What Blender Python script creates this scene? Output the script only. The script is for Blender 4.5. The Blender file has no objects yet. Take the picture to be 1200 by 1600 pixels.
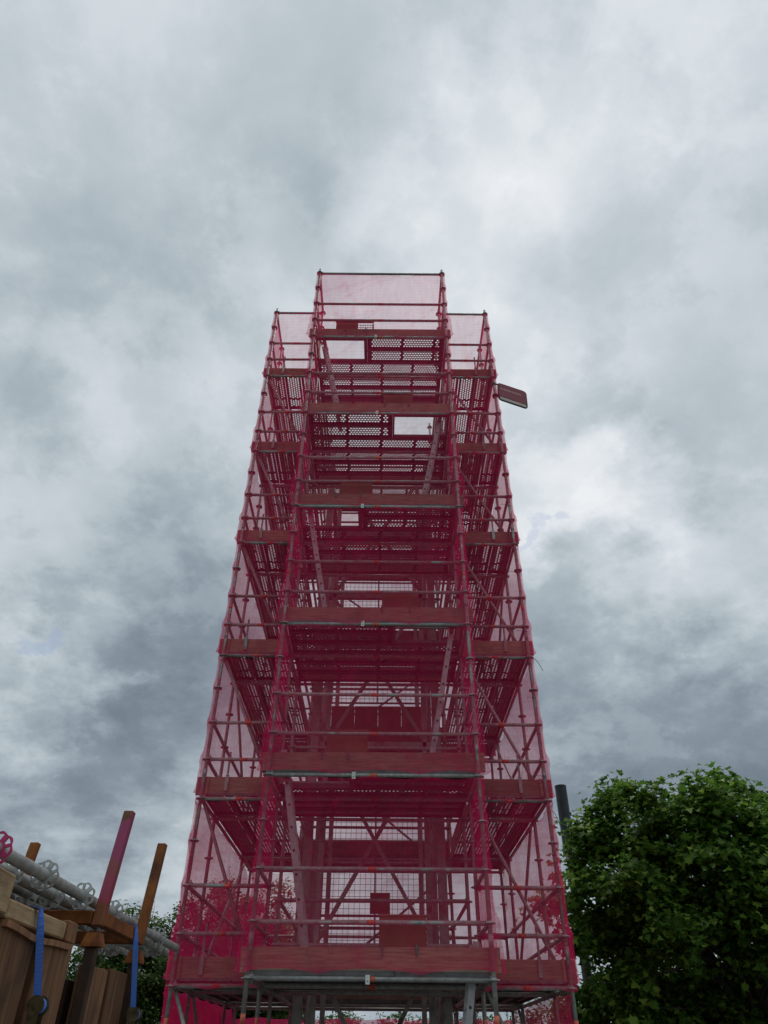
import bpy, math, random
import numpy as np
from mathutils import Vector, Matrix, noise
random.seed(7); RNG = np.random.default_rng(7)
S = bpy.context.scene
R_ = math.radians

# ---------------------------------------------------------------- camera
PIT, ROLL = 0.6556, -0.0075
fwd = Vector((0, math.cos(PIT), math.sin(PIT))); up0 = Vector((0, -math.sin(PIT), math.cos(PIT))); x0 = Vector((1, 0, 0))
right = x0*math.cos(ROLL) - up0*math.sin(ROLL); up = x0*math.sin(ROLL) + up0*math.cos(ROLL)
cam_d = bpy.data.cameras.new('camera'); cam = bpy.data.objects.new('camera', cam_d); S.collection.objects.link(cam)
m = Matrix.Identity(4)
for i in range(3):
    m[i][0] = right[i]; m[i][1] = up[i]; m[i][2] = -fwd[i]
m[0][3], m[1][3], m[2][3] = 0.0997, -8.4984, 1.489
cam.matrix_world = m
cam_d.sensor_fit = 'VERTICAL'; cam_d.sensor_height = 24; cam_d.lens = 24*1111.14/1600
cam_d.clip_start = 0.05; cam_d.clip_end = 2000
S.camera = cam

# ---------------------------------------------------------------- light, sky, exposure
S.view_settings.view_transform = 'Standard'; S.view_settings.look = 'None'
S.view_settings.exposure = 0.2; S.view_settings.gamma = 1.0
S.cycles.transparent_max_bounces = 40
S.cycles.max_bounces = 8; S.cycles.diffuse_bounces = 4
SUN_EL, SUN_AZ = R_(60), R_(14)          # azimuth measured from +y towards +x
sun_dir = Vector((math.sin(SUN_AZ)*math.cos(SUN_EL), math.cos(SUN_AZ)*math.cos(SUN_EL), math.sin(SUN_EL)))
sd = bpy.data.lights.new('sun', 'SUN'); sd.energy = 1.3; sd.angle = R_(18); sd.color = (1, .97, .93)
so = bpy.data.objects.new('sun', sd); S.collection.objects.link(so)
so.rotation_euler = (-sun_dir).to_track_quat('-Z', 'Y').to_euler(); so.location = (0, 0, 30)

W = bpy.data.worlds.new('World'); S.world = W; W.use_nodes = True
wt = W.node_tree; wt.nodes.clear()
def wn(t, **k):
    n = wt.nodes.new(t)
    for a, b in k.items(): setattr(n, a, b)
    return n
def wl(a, b): wt.links.new(a, b)
def wmath(op, a, b=None, clamp=False):
    n = wn('ShaderNodeMath', operation=op, use_clamp=clamp)
    for i, v in enumerate((a, b)):
        if v is None: continue
        if isinstance(v, (int, float)): n.inputs[i].default_value = v
        else: wl(v, n.inputs[i])
    return n.outputs[0]
tc = wn('ShaderNodeTexCoord')
nrm = wn('ShaderNodeVectorMath', operation='NORMALIZE'); wl(tc.outputs['Generated'], nrm.inputs[0])
sep = wn('ShaderNodeSeparateXYZ'); wl(nrm.outputs[0], sep.inputs[0])
zz = wmath('ADD', wmath('MAXIMUM', sep.outputs[2], 0.0), 0.36)
cmb = wn('ShaderNodeCombineXYZ'); wl(wmath('DIVIDE', sep.outputs[0], zz), cmb.inputs[0]); wl(wmath('DIVIDE', sep.outputs[1], zz), cmb.inputs[1])
cmb.inputs[2].default_value = 3.7
def wnoise(scale, detail, rough, dist=0.0, off=(0, 0, 0)):
    ad = wn('ShaderNodeVectorMath', operation='ADD'); wl(cmb.outputs[0], ad.inputs[0]); ad.inputs[1].default_value = off
    n = wn('ShaderNodeTexNoise'); wl(ad.outputs[0], n.inputs['Vector'])
    n.inputs['Scale'].default_value = scale; n.inputs['Detail'].default_value = detail
    n.inputs['Roughness'].default_value = rough; n.inputs['Distortion'].default_value = dist
    return n.outputs['Fac']
# cloud masses: (direction, angular radius deg, brightness) -- bright breaks and heavy bellies of the cloud deck
CLOUDS = [
    ((0.215, 0.655, 0.724), 6, 0.08),
    ((0.308, 0.797, 0.519), 8, 0.08),
    ((0.228, 0.396, 0.890), 6, 0.04),
    ((0.128, 0.481, 0.867), 7, 0.1),
    ((0.215, 0.416, 0.884), 5, 0.05),
    ((0.101, 0.589, 0.802), 8, 0.09),
    ((0.228, 0.765, 0.602), 4, 0.16),
    ((0.308, 0.742, 0.595), 4, 0.12),
    ((0.320, 0.522, 0.791), 8, 0.06),
    ((-0.444, 0.822, 0.357), 4, 0.17),
    ((-0.383, 0.822, 0.422), 3, 0.08),
    ((-0.235, 0.930, 0.284), 4, 0.09),
    ((0.408, 0.794, 0.450), 7, 0.06),
    ((-0.323, 0.856, 0.403), 9, -0.14),
    ((-0.356, 0.886, 0.297), 7, -0.1),
    ((0.299, 0.887, 0.352), 9, -0.15),
    ((0.416, 0.853, 0.315), 7, -0.12),
    ((-0.424, 0.689, 0.588), 8, -0.03),
    ((-0.315, 0.793, 0.521), 8, -0.03),
    ((0.392, 0.640, 0.661), 6, -0.06),
    ((0.012, 0.395, 0.919), 8, -0.02),
    ((-0.210, 0.529, 0.823), 9, -0.04),
    ((-0.350, 0.372, 0.860), 8, 0.06),
    ((-0.312, 0.634, 0.707), 5, 0.06),
    ((0.213, 0.526, 0.824), 3, -0.08),
    ((-0.003, 0.493, 0.870), 6, -0.04),
    ((0.347, 0.300, 0.889), 7, 0.03),
    ((-0.396, 0.528, 0.751), 7, -0.04),
    ((-0.435, 0.762, 0.480), 5, 0.05),
    ((0.299, 0.818, 0.492), 6, -0.0),
]
BREAKS = [
    ((-0.427, 0.805, 0.413), .75),
    ((0.233, 0.790, 0.568), .6),
]
# lookup warp: gives the masses ragged, curling outlines
def wvec(op, a, b):
    n = wn('ShaderNodeVectorMath', operation=op); wl(a, n.inputs[0])
    if isinstance(b, (tuple, Vector)): n.inputs[1].default_value = b
    else: wl(b, n.inputs[1])
    return n
wcol = wn('ShaderNodeTexNoise'); wl(cmb.outputs[0], wcol.inputs['Vector'])
for a_, b_ in (('Scale', 4.2), ('Detail', 9), ('Roughness', .62)): wcol.inputs[a_].default_value = b_
w1 = wvec('MULTIPLY', wvec('SUBTRACT', wcol.outputs['Color'], (.5, .5, .5)).outputs[0], (.34, .34, .34))
wdir = wvec('NORMALIZE', wvec('ADD', nrm.outputs[0], w1.outputs[0]).outputs[0], (0, 0, 0)).outputs[0]
acc = None
for d, rad, amp in CLOUDS:
    v = Vector(d).normalized()
    dt = wvec('DOT_PRODUCT', wdir, v)
    mr = wn('ShaderNodeMapRange', interpolation_type='SMOOTHSTEP'); wl(dt.outputs['Value'], mr.inputs[0])
    mr.inputs[1].default_value = math.cos(R_(rad*1.6)); mr.inputs[2].default_value = math.cos(R_(rad*.2))
    mr.inputs[3].default_value = 0; mr.inputs[4].default_value = amp
    acc = mr.outputs[0] if acc is None else wmath('ADD', acc, mr.outputs[0])
def band(src, lo, hi, amp):
    mr = wn('ShaderNodeMapRange', interpolation_type='SMOOTHSTEP'); wl(src, mr.inputs[0])
    mr.inputs[1].default_value = lo; mr.inputs[2].default_value = hi; mr.inputs[3].default_value = -amp/2; mr.inputs[4].default_value = amp/2
    return mr.outputs[0]
n_a = wnoise(2.9, 12, .60, .15, (1.7, 8.3, 0)); n_b = wnoise(6.4, 12, .62, .1, (7.9, 3.1, 2)); n_c = wnoise(1.5, 4, .5, .2, (4.1, 2.3, 5))
parts = [acc, band(n_c, .3, .7, .07), band(n_a, .34, .66, .095), band(n_a, .48, .55, .03), band(n_b, .38, .62, .065), band(n_b, .49, .56, .025),
         wmath('MULTIPLY', wmath('SUBTRACT', sep.outputs[2], .55), .22)]
val = wmath('ADD', parts[0], .68)
for p_ in parts[1:]: val = wmath('ADD', val, p_)
ramp = wn('ShaderNodeValToRGB'); wl(val, ramp.inputs[0])
cr = ramp.color_ramp; cr.interpolation = 'LINEAR'
cr.elements[0].position = .22; cr.elements[0].color = (.125, .165, .205, 1)
cr.elements[1].position = 1.0; cr.elements[1].color = (.80, .82, .85, 1)
e = cr.elements.new(.42); e.color = (.225, .275, .325, 1)
e = cr.elements.new(.60); e.color = (.385, .447, .492, 1)
e = cr.elements.new(.80); e.color = (.595, .65, .69, 1)
sky = wn('ShaderNodeTexSky', sky_type='NISHITA', sun_disc=False, sun_elevation=SUN_EL, sun_rotation=SUN_AZ)
bg1 = wn('ShaderNodeBackground'); wl(sky.outputs[0], bg1.inputs[0]); bg1.inputs[1].default_value = .09
bg2 = wn('ShaderNodeBackground'); wl(ramp.outputs[0], bg2.inputs[0]); bg2.inputs[1].default_value = .92
# two small breaks where blue shows through
gap = None
for d, rad in BREAKS:
    dt = wvec('DOT_PRODUCT', wdir, Vector(d).normalized())
    mr = wn('ShaderNodeMapRange', interpolation_type='SMOOTHSTEP'); wl(dt.outputs['Value'], mr.inputs[0])
    mr.inputs[1].default_value = math.cos(R_(rad*1.5)); mr.inputs[2].default_value = math.cos(R_(rad*.05)); mr.inputs[3].default_value = 1; mr.inputs[4].default_value = .6
    gap = mr.outputs[0] if gap is None else wmath('MINIMUM', gap, mr.outputs[0])
mx = wn('ShaderNodeMixShader'); wl(gap, mx.inputs[0]); wl(bg1.outputs[0], mx.inputs[1]); wl(bg2.outputs[0], mx.inputs[2])
wo = wn('ShaderNodeOutputWorld'); wl(mx.outputs[0], wo.inputs[0])

# ---------------------------------------------------------------- materials
def mat(name):
    m = bpy.data.materials.new(name); m.use_nodes = True; m.node_tree.nodes.clear()
    return m, m.node_tree
def nd(t, ty, **k):
    n = t.nodes.new(ty)
    for a, b in k.items():
        if a == 'inp':
            for i, v in b.items(): n.inputs[i].default_value = v
        else: setattr(n, a, b)
    return n
def surf(name, c1, c2, scale=8, stretch=(1, 1, 1), rough=.6, metal=0.0, bump=.2, detail=6, lo=.35, hi=.65, var=.12, c3=None, bscale=None, spec=.4):
    """two-tone noise surface in object space with per-object brightness variation and bump"""
    m, t = mat(name); L = t.links.new
    co = nd(t, 'ShaderNodeTexCoord'); mp = nd(t, 'ShaderNodeMapping'); mp.inputs['Scale'].default_value = stretch
    oi = nd(t, 'ShaderNodeObjectInfo')
    vm = nd(t, 'ShaderNodeVectorMath', operation='MULTIPLY_ADD'); L(co.outputs['Object'], vm.inputs[0]); vm.inputs[1].default_value = (1, 1, 1)
    cx = nd(t, 'ShaderNodeCombineXYZ'); mm = nd(t, 'ShaderNodeMath', operation='MULTIPLY', inp={1: 37.0}); L(oi.outputs['Random'], mm.inputs[0])
    for i in range(3): L(mm.outputs[0], cx.inputs[i])
    L(cx.outputs[0], vm.inputs[2]); L(vm.outputs[0], mp.inputs[0])
    n1 = nd(t, 'ShaderNodeTexNoise', inp={'Scale': scale, 'Detail': detail, 'Roughness': .6}); L(mp.outputs[0], n1.inputs['Vector'])
    r = nd(t, 'ShaderNodeValToRGB'); L(n1.outputs['Fac'], r.inputs[0])
    r.color_ramp.elements[0].position = lo; r.color_ramp.elements[0].color = (*c1, 1)
    r.color_ramp.elements[1].position = hi; r.color_ramp.elements[1].color = (*c2, 1)
    col = r.outputs[0]
    if c3:   # blotches of a third tone (stains, dirt, rust)
        n2 = nd(t, 'ShaderNodeTexNoise', inp={'Scale': scale*.33, 'Detail': 5, 'Roughness': .65}); L(vm.outputs[0], n2.inputs['Vector'])
        mr = nd(t, 'ShaderNodeMapRange', inp={1: .52, 2: .68}); L(n2.outputs['Fac'], mr.inputs[0])
        mi = nd(t, 'ShaderNodeMix', data_type='RGBA'); L(mr.outputs[0], mi.inputs[0]); L(col, mi.inputs[6]); mi.inputs[7].default_value = (*c3, 1); col = mi.outputs[2]
    hs = nd(t, 'ShaderNodeHueSaturation'); L(col, hs.inputs['Color'])
    mr2 = nd(t, 'ShaderNodeMapRange', inp={1: 0, 2: 1, 3: 1-var, 4: 1+var}); L(oi.outputs['Random'], mr2.inputs[0]); L(mr2.outputs[0], hs.inputs['Value'])
    p = nd(t, 'ShaderNodeBsdfPrincipled', inp={'Roughness': rough, 'Metallic': metal, 'Specular IOR Level': spec}); L(hs.outputs[0], p.inputs['Base Color'])
    if bump:
        n3 = n1
        if bscale:
            n3 = nd(t, 'ShaderNodeTexNoise', inp={'Scale': bscale, 'Detail': 4, 'Roughness': .6}); L(mp.outputs[0], n3.inputs['Vector'])
        b = nd(t, 'ShaderNodeBump', inp={'Strength': bump, 'Distance': .01}); L(n3.outputs['Fac'], b.inputs['Height']); L(b.outputs[0], p.inputs['Normal'])
    o = nd(t, 'ShaderNodeOutputMaterial'); L(p.outputs[0], o.inputs[0])
    return m
M = {}
M['galv'] = surf('galvanised_steel', (.25, .26, .25), (.40, .41, .39), 22, rough=.5, metal=.2, bump=.05, c3=(.24, .22, .19), var=.2)
M['galv_light'] = surf('galvanised_tube_new', (.30, .31, .30), (.46, .47, .45), 26, rough=.5, metal=.3, bump=.06, c3=(.25, .24, .20), var=.12)
M['deck'] = surf('galvanised_deck', (.105, .105, .105), (.18, .18, .18), 9, rough=.6, metal=.25, bump=.05, var=.2)
M['alu'] = surf('aluminium', (.30, .30, .31), (.42, .42, .42), 14, rough=.45, metal=.4, bump=.04, var=.08)
M['board'] = surf('toe_board_wood', (.20, .125, .09), (.38, .25, .18), 5, (1, 1, 14), .8, 0, .25, c3=(.17, .11, .085), var=.3)
M['ply'] = surf('plywood', (.17, .075, .04), (.24, .11, .065), 4, (1, 6, 1), .7, 0, .1, var=.1)
M['steel_dark'] = surf('painted_tower_steel', (.26, .27, .25), (.36, .37, .34), 7, rough=.7, metal=0, bump=.1, c3=(.13, .10, .07), var=.1)
M['wire'] = surf('mesh_wire', (.10, .10, .10), (.16, .16, .16), 20, rough=.6, metal=.3, bump=0)
M['tape'] = surf('orange_tape', (.55, .09, .06), (.68, .20, .12), 30, rough=.6, bump=0, var=.2)
M['tape_pale'] = surf('pale_tag', (.55, .55, .53), (.7, .7, .68), 60, rough=.6, bump=0, lo=.48, hi=.52)
M['crate'] = surf('weathered_brown_board', (.13, .062, .03), (.30, .145, .068), 4.5, (7, 7, .55), .85, 0, .5, c3=(.075, .038, .022), var=.28)
M['sawn'] = surf('sawn_timber', (.30, .20, .105), (.46, .33, .19), 6, (9, .7, 9), .85, 0, .35, c3=(.22, .14, .07), var=.12)
M['rust'] = surf('rusty_orange_paint', (.17, .048, .010), (.32, .105, .018), 11, (1, 1, .5), .7, .1, .4, c3=(.085, .028, .012), var=.12)
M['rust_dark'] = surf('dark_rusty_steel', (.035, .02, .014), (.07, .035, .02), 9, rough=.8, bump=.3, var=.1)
M['pink_paint'] = surf('magenta_spray_paint', (.42, .03, .12), (.55, .06, .19), 9, rough=.5, bump=.15, c3=(.30, .035, .03))
M['ratchet'] = surf('ratchet_steel', (.07, .055, .03), (.19, .155, .08), 30, rough=.4, metal=.5, bump=.1)
M['pole'] = surf('dark_pole', (.022, .03, .036), (.036, .046, .052), 5, rough=.55, bump=.08)
M['pole_grey'] = surf('grey_pole', (.035, .04, .04), (.06, .065, .065), 5, rough=.6, bump=.08)
M['bark'] = surf('bark', (.05, .04, .03), (.11, .09, .07), 9, (1, 1, .25), .9, 0, .6)
M['sign'] = surf('maroon_sign', (.24, .05, .07), (.30, .065, .085), 6, rough=.45, bump=.02)
M['sign_rim'] = surf('sign_rim', (.03, .035, .035), (.05, .055, .05), 9, rough=.5, bump=.02)
M['sign_strip'] = surf('sign_strip', (.50, .44, .37), (.62, .56, .48), 9, rough=.6, bump=.02)
M['sign_letter'] = surf('faded_letter', (.50, .34, .34), (.60, .44, .43), 9, rough=.6, bump=0)
M['ground'] = surf('gravel_ground', (.065, .062, .055), (.125, .12, .105), 3.5, rough=.95, bump=.6, detail=10, c3=(.07, .09, .04), bscale=30)

def sprayed():
    m, t = mat('rust_with_magenta_overspray'); L = t.links.new
    co = nd(t, 'ShaderNodeTexCoord'); n1 = nd(t, 'ShaderNodeTexNoise', inp={'Scale': 7, 'Detail': 6, 'Roughness': .65}); L(co.outputs['Object'], n1.inputs['Vector'])
    r = nd(t, 'ShaderNodeValToRGB'); L(n1.outputs['Fac'], r.inputs[0]); r.color_ramp.elements[0].position = .35; r.color_ramp.elements[1].position = .65
    r.color_ramp.elements[0].color = (.13, .04, .012, 1); r.color_ramp.elements[1].color = (.26, .085, .02, 1)
    sp = nd(t, 'ShaderNodeSeparateXYZ'); L(co.outputs['Object'], sp.inputs[0])
    n2 = nd(t, 'ShaderNodeTexNoise', inp={'Scale': 16, 'Detail': 6, 'Roughness': .7}); L(co.outputs['Object'], n2.inputs['Vector'])
    za = nd(t, 'ShaderNodeMath', operation='MULTIPLY_ADD', inp={1: .34}); L(n2.outputs['Fac'], za.inputs[0]); L(sp.outputs[2], za.inputs[2])
    q = nd(t, 'ShaderNodeValToRGB'); L(za.outputs[0], q.inputs[0]); cr_ = q.color_ramp
    cr_.elements[0].position = .26; cr_.elements[0].color = (0, 0, 0, 1); cr_.elements[1].position = .73; cr_.elements[1].color = (0, 0, 0, 1)
    for p_, v_ in ((.30, .9), (.42, .75), (.46, .30), (.50, .9), (.70, .9)): e = cr_.elements.new(p_); e.color = (v_, v_, v_, 1)
    pk = nd(t, 'ShaderNodeValToRGB'); L(za.outputs[0], pk.inputs[0]); pk.color_ramp.elements[0].position = .2; pk.color_ramp.elements[0].color = (.36, .025, .03, 1); pk.color_ramp.elements[1].position = .5; pk.color_ramp.elements[1].color = (.33, .035, .13, 1)
    mi = nd(t, 'ShaderNodeMix', data_type='RGBA'); L(q.outputs[0], mi.inputs[0]); L(r.outputs[0], mi.inputs[6]); L(pk.outputs[0], mi.inputs[7])
    p = nd(t, 'ShaderNodeBsdfPrincipled', inp={'Roughness': .5}); L(mi.outputs[2], p.inputs['Base Color'])
    b = nd(t, 'ShaderNodeBump', inp={'Strength': .25, 'Distance': .01}); L(n1.outputs['Fac'], b.inputs['Height']); L(b.outputs[0], p.inputs['Normal'])
    o = nd(t, 'ShaderNodeOutputMaterial'); L(p.outputs[0], o.inputs[0]); return m
M['rust_sprayed'] = sprayed()
def webbing():
    m, t = mat('blue_webbing'); L = t.links.new
    co = nd(t, 'ShaderNodeTexCoord'); w = nd(t, 'ShaderNodeTexWave', bands_direction='Z', inp={'Scale': 75, 'Distortion': .4}); L(co.outputs['Object'], w.inputs['Vector'])
    r = nd(t, 'ShaderNodeValToRGB'); L(w.outputs['Fac'], r.inputs[0])
    r.color_ramp.elements[0].color = (.02, .09, .46, 1); r.color_ramp.elements[1].color = (.13, .30, .82, 1)
    p = nd(t, 'ShaderNodeBsdfPrincipled', inp={'Roughness': .7}); L(r.outputs[0], p.inputs['Base Color'])
    b = nd(t, 'ShaderNodeBump', inp={'Strength': .4, 'Distance': .002}); L(w.outputs['Fac'], b.inputs['Height']); L(b.outputs[0], p.inputs['Normal'])
    o = nd(t, 'ShaderNodeOutputMaterial'); L(p.outputs[0], o.inputs[0]); return m
M['web'] = webbing()

def net_mat():
    m, t = mat('magenta_debris_net'); L = t.links.new
    co = nd(t, 'ShaderNodeTexCoord'); oi = nd(t, 'ShaderNodeObjectInfo'); at = nd(t, 'ShaderNodeAttribute', attribute_name='weave')
    # knitted mesh: denser rows every few centimetres, patchy tension; the attribute carries hems and folds where the net lies double
    w = nd(t, 'ShaderNodeTexWave', bands_direction='Z', inp={'Scale': 3.2, 'Distortion': 1.2, 'Detail': 2, 'Detail Scale': 1.5}); L(co.outputs['Object'], w.inputs['Vector'])
    mp = nd(t, 'ShaderNodeMapping'); mp.inputs['Scale'].default_value = (9, 9, 1.2); L(co.outputs['Object'], mp.inputs[0])
    n = nd(t, 'ShaderNodeTexNoise', inp={'Scale': 1.6, 'Detail': 7, 'Roughness': .65}); L(mp.outputs[0], n.inputs['Vector'])
    a1 = nd(t, 'ShaderNodeMapRange', inp={1: .86, 2: 1, 3: 0, 4: .06}); L(w.outputs['Fac'], a1.inputs[0])
    a2 = nd(t, 'ShaderNodeMapRange', inp={1: .3, 2: .7, 3: -.05, 4: .07}); L(n.outputs['Fac'], a2.inputs[0])
    ad = nd(t, 'ShaderNodeMath', operation='ADD'); L(a1.outputs[0], ad.inputs[0]); L(a2.outputs[0], ad.inputs[1])
    mr = nd(t, 'ShaderNodeMapRange', inp={1: 0, 2: 1, 3: -.03, 4: .05}); L(oi.outputs['Random'], mr.inputs[0])
    ad2 = nd(t, 'ShaderNodeMath', operation='ADD'); L(ad.outputs[0], ad2.inputs[0]); L(mr.outputs[0], ad2.inputs[1])
    ad3 = nd(t, 'ShaderNodeMath', operation='ADD', use_clamp=True); L(ad2.outputs[0], ad3.inputs[0]); L(at.outputs['Fac'], ad3.inputs[1])
    df = nd(t, 'ShaderNodeBsdfDiffuse', inp={'Color': (.92, .027, .155, 1)})
    tl = nd(t, 'ShaderNodeBsdfTranslucent', inp={'Color': (.95, .042, .20, 1)})
    mi = nd(t, 'ShaderNodeMixShader', inp={0: .5}); L(df.outputs[0], mi.inputs[1]); L(tl.outputs[0], mi.inputs[2])
    tr = nd(t, 'ShaderNodeBsdfTransparent')
    mx = nd(t, 'ShaderNodeMixShader'); L(ad3.outputs[0], mx.inputs[0]); L(tr.outputs[0], mx.inputs[1]); L(mi.outputs[0], mx.inputs[2])
    o = nd(t, 'ShaderNodeOutputMaterial'); L(mx.outputs[0], o.inputs[0]); return m
M['net'] = net_mat()

def leaf_mat(name, c1, c2, c3, trans=.35):
    m, t = mat(name); L = t.links.new
    g = nd(t, 'ShaderNodeNewGeometry'); r = nd(t, 'ShaderNodeValToRGB'); L(g.outputs['Random Per Island'], r.inputs[0])
    r.color_ramp.elements[0].color = (*c1, 1); r.color_ramp.elements[1].color = (*c3, 1)
    e = r.color_ramp.elements.new(.6); e.color = (*c2, 1)
    p = nd(t, 'ShaderNodeBsdfPrincipled', inp={'Roughness': .6, 'Specular IOR Level': .16}); L(r.outputs[0], p.inputs['Base Color'])
    tl = nd(t, 'ShaderNodeBsdfTranslucent'); L(r.outputs[0], tl.inputs[0])
    mx = nd(t, 'ShaderNodeMixShader', inp={0: trans}); L(p.outputs[0], mx.inputs[1]); L(tl.outputs[0], mx.inputs[2])
    o = nd(t, 'ShaderNodeOutputMaterial'); L(mx.outputs[0], o.inputs[0]); return m
M['maple'] = leaf_mat('maple_leaf', (.045, .10, .016), (.10, .225, .03), (.235, .37, .055), .42)
M['leaf'] = leaf_mat('hedge_leaf', (.03, .07, .02), (.075, .14, .03), (.15, .23, .055))

# ---------------------------------------------------------------- mesh helpers
COL = S.collection
class MB:
    def __init__(s): s.v = []; s.f = []; s.m = []
    def add(s, vs, fs, mi=0):
        o = len(s.v); s.v += [tuple(v) for v in vs]; s.f += [tuple(o+i for i in f) for f in fs]; s.m += [mi]*len(fs); return s
    def box(s, a, b, mi=0):
        x0, y0, z0 = a; x1, y1, z1 = b
        return s.add([(x0,y0,z0),(x1,y0,z0),(x1,y1,z0),(x0,y1,z0),(x0,y0,z1),(x1,y0,z1),(x1,y1,z1),(x0,y1,z1)],
                     [(0,3,2,1),(4,5,6,7),(0,1,5,4),(1,2,6,5),(2,3,7,6),(3,0,4,7)], mi)
    def bbox(s, a, b, c=.006, mi=0):
        """box with chamfered vertical/longitudinal edges on all 12 sides"""
        x0,y0,z0 = a; x1,y1,z1 = b; vs = []; idx = {}
        for i,(X,sx) in enumerate(((x0,1),(x1,-1))):
            for j,(Y,sy) in enumerate(((y0,1),(y1,-1))):
                for k,(Z,sz) in enumerate(((z0,1),(z1,-1))):
                    idx[i,j,k,0] = len(vs); vs.append((X, Y+sy*c, Z+sz*c))
                    idx[i,j,k,1] = len(vs); vs.append((X+sx*c, Y, Z+sz*c))
                    idx[i,j,k,2] = len(vs); vs.append((X+sx*c, Y+sy*c, Z))
        fs = []
        for i in (0,1):
            f = [idx[i,0,0,0],idx[i,1,0,0],idx[i,1,1,0],idx[i,0,1,0]]; fs.append(f if i else f[::-1])
            f = [idx[0,i,0,1],idx[0,i,1,1],idx[1,i,1,1],idx[1,i,0,1]]; fs.append(f if i else f[::-1])
            f = [idx[0,0,i,2],idx[1,0,i,2],idx[1,1,i,2],idx[0,1,i,2]]; fs.append(f if i else f[::-1])
        for a_ in (0,1):
            for b_ in (0,1):
                fs.append([idx[0,a_,b_,1],idx[1,a_,b_,1],idx[1,a_,b_,2],idx[0,a_,b_,2]])
                fs.append([idx[a_,0,b_,0],idx[a_,1,b_,0],idx[a_,1,b_,2],idx[a_,0,b_,2]])
                fs.append([idx[a_,b_,0,0],idx[a_,b_,1,0],idx[a_,b_,1,1],idx[a_,b_,0,1]])
        for i in (0,1):
            for j in (0,1):
                for k in (0,1): fs.append([idx[i,j,k,0],idx[i,j,k,1],idx[i,j,k,2]])
        return s.add(vs, fs, mi)
    def tube(s, a, b, r, n=8, r2=None, mi=0, cap=True):
        a = Vector(a); b = Vector(b); d = (b-a).normalized(); r2 = r if r2 is None else r2
        q = d.orthogonal().normalized(); w = d.cross(q)
        vs = [a + (q*math.cos(2*math.pi*i/n) + w*math.sin(2*math.pi*i/n))*r for i in range(n)]
        vs += [b + (q*math.cos(2*math.pi*i/n) + w*math.sin(2*math.pi*i/n))*r2 for i in range(n)]
        fs = [(i, (i+1) % n, n+(i+1) % n, n+i) for i in range(n)]
        if cap: fs += [tuple(range(n))[::-1], tuple(range(n, 2*n))]
        return s.add(vs, fs, mi)
    def path(s, pts, rs, n=7, mi=0):
        o = len(s.v); pts = [Vector(p) for p in pts]
        for k, p in enumerate(pts):
            d = (pts[min(k+1, len(pts)-1)] - pts[max(k-1, 0)]).normalized()
            q = d.cross(Vector((.31, .87, .11))).normalized(); w = d.cross(q)
            s.v += [tuple(p + (q*math.cos(2*math.pi*i/n) + w*math.sin(2*math.pi*i/n))*rs[k]) for i in range(n)]
        for k in range(len(pts)-1):
            for i in range(n):
                s.f.append((o+k*n+i, o+k*n+(i+1) % n, o+(k+1)*n+(i+1) % n, o+(k+1)*n+i)); s.m.append(mi)
        return s
    def mesh(s, name, mats, smooth=False):
        me = bpy.data.meshes.new(name); me.from_pydata(s.v, [], s.f)
        for mm in (mats if isinstance(mats, (list, tuple)) else [mats]): me.materials.append(mm)
        if any(s.m): me.polygons.foreach_set('material_index', s.m)
        if smooth:
            me.polygons.foreach_set('use_smooth', [True]*len(s.f))
        me.update(); return me
    def build(s, name, mats, parent=None, smooth=False): return link(name, s.mesh(name, mats, smooth), parent)
def link(name, me, parent=None, mw=None):
    o = bpy.data.objects.new(name, me); COL.objects.link(o)
    if parent is not None: o.parent = parent
    if mw is not None: o.matrix_local = mw
    return o
def tag(o, label=None, cat=None, group=None, kind=None):
    if label: o['label'] = label
    if cat: o['category'] = cat
    if group: o['group'] = group
    if kind: o['kind'] = kind
    return o
def thing(name, label, cat, loc=(0, 0, 0), group=None):
    o = bpy.data.objects.new(name, None); COL.objects.link(o); o.location = loc; o.empty_display_size = .2
    return tag(o, label, cat, group)
def smooth_by_angle(o):
    for p in o.data.polygons: p.use_smooth = True
ORD = ['first', 'second', 'third', 'fourth', 'fifth', 'sixth', 'seventh']

# ---------------------------------------------------------------- ground (one sheet to the horizon)
g = MB(); n = 48
for i in range(n+1):
    for j in range(n+1):
        x = (i/n*2-1); y = (j/n*2-1); X = math.copysign(abs(x)**3, x)*900; Y = math.copysign(abs(y)**3, y)*900
        g.v.append((X, Y, .03*noise.noise(Vector((X*.2, Y*.2, 0))) - .035))
for i in range(n):
    for j in range(n):
        a = i*(n+1)+j; g.f.append((a, a+n+1, a+n+2, a+1)); g.m.append(0)
tag(g.build('ground', M['ground'], smooth=True), kind='structure')

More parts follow.
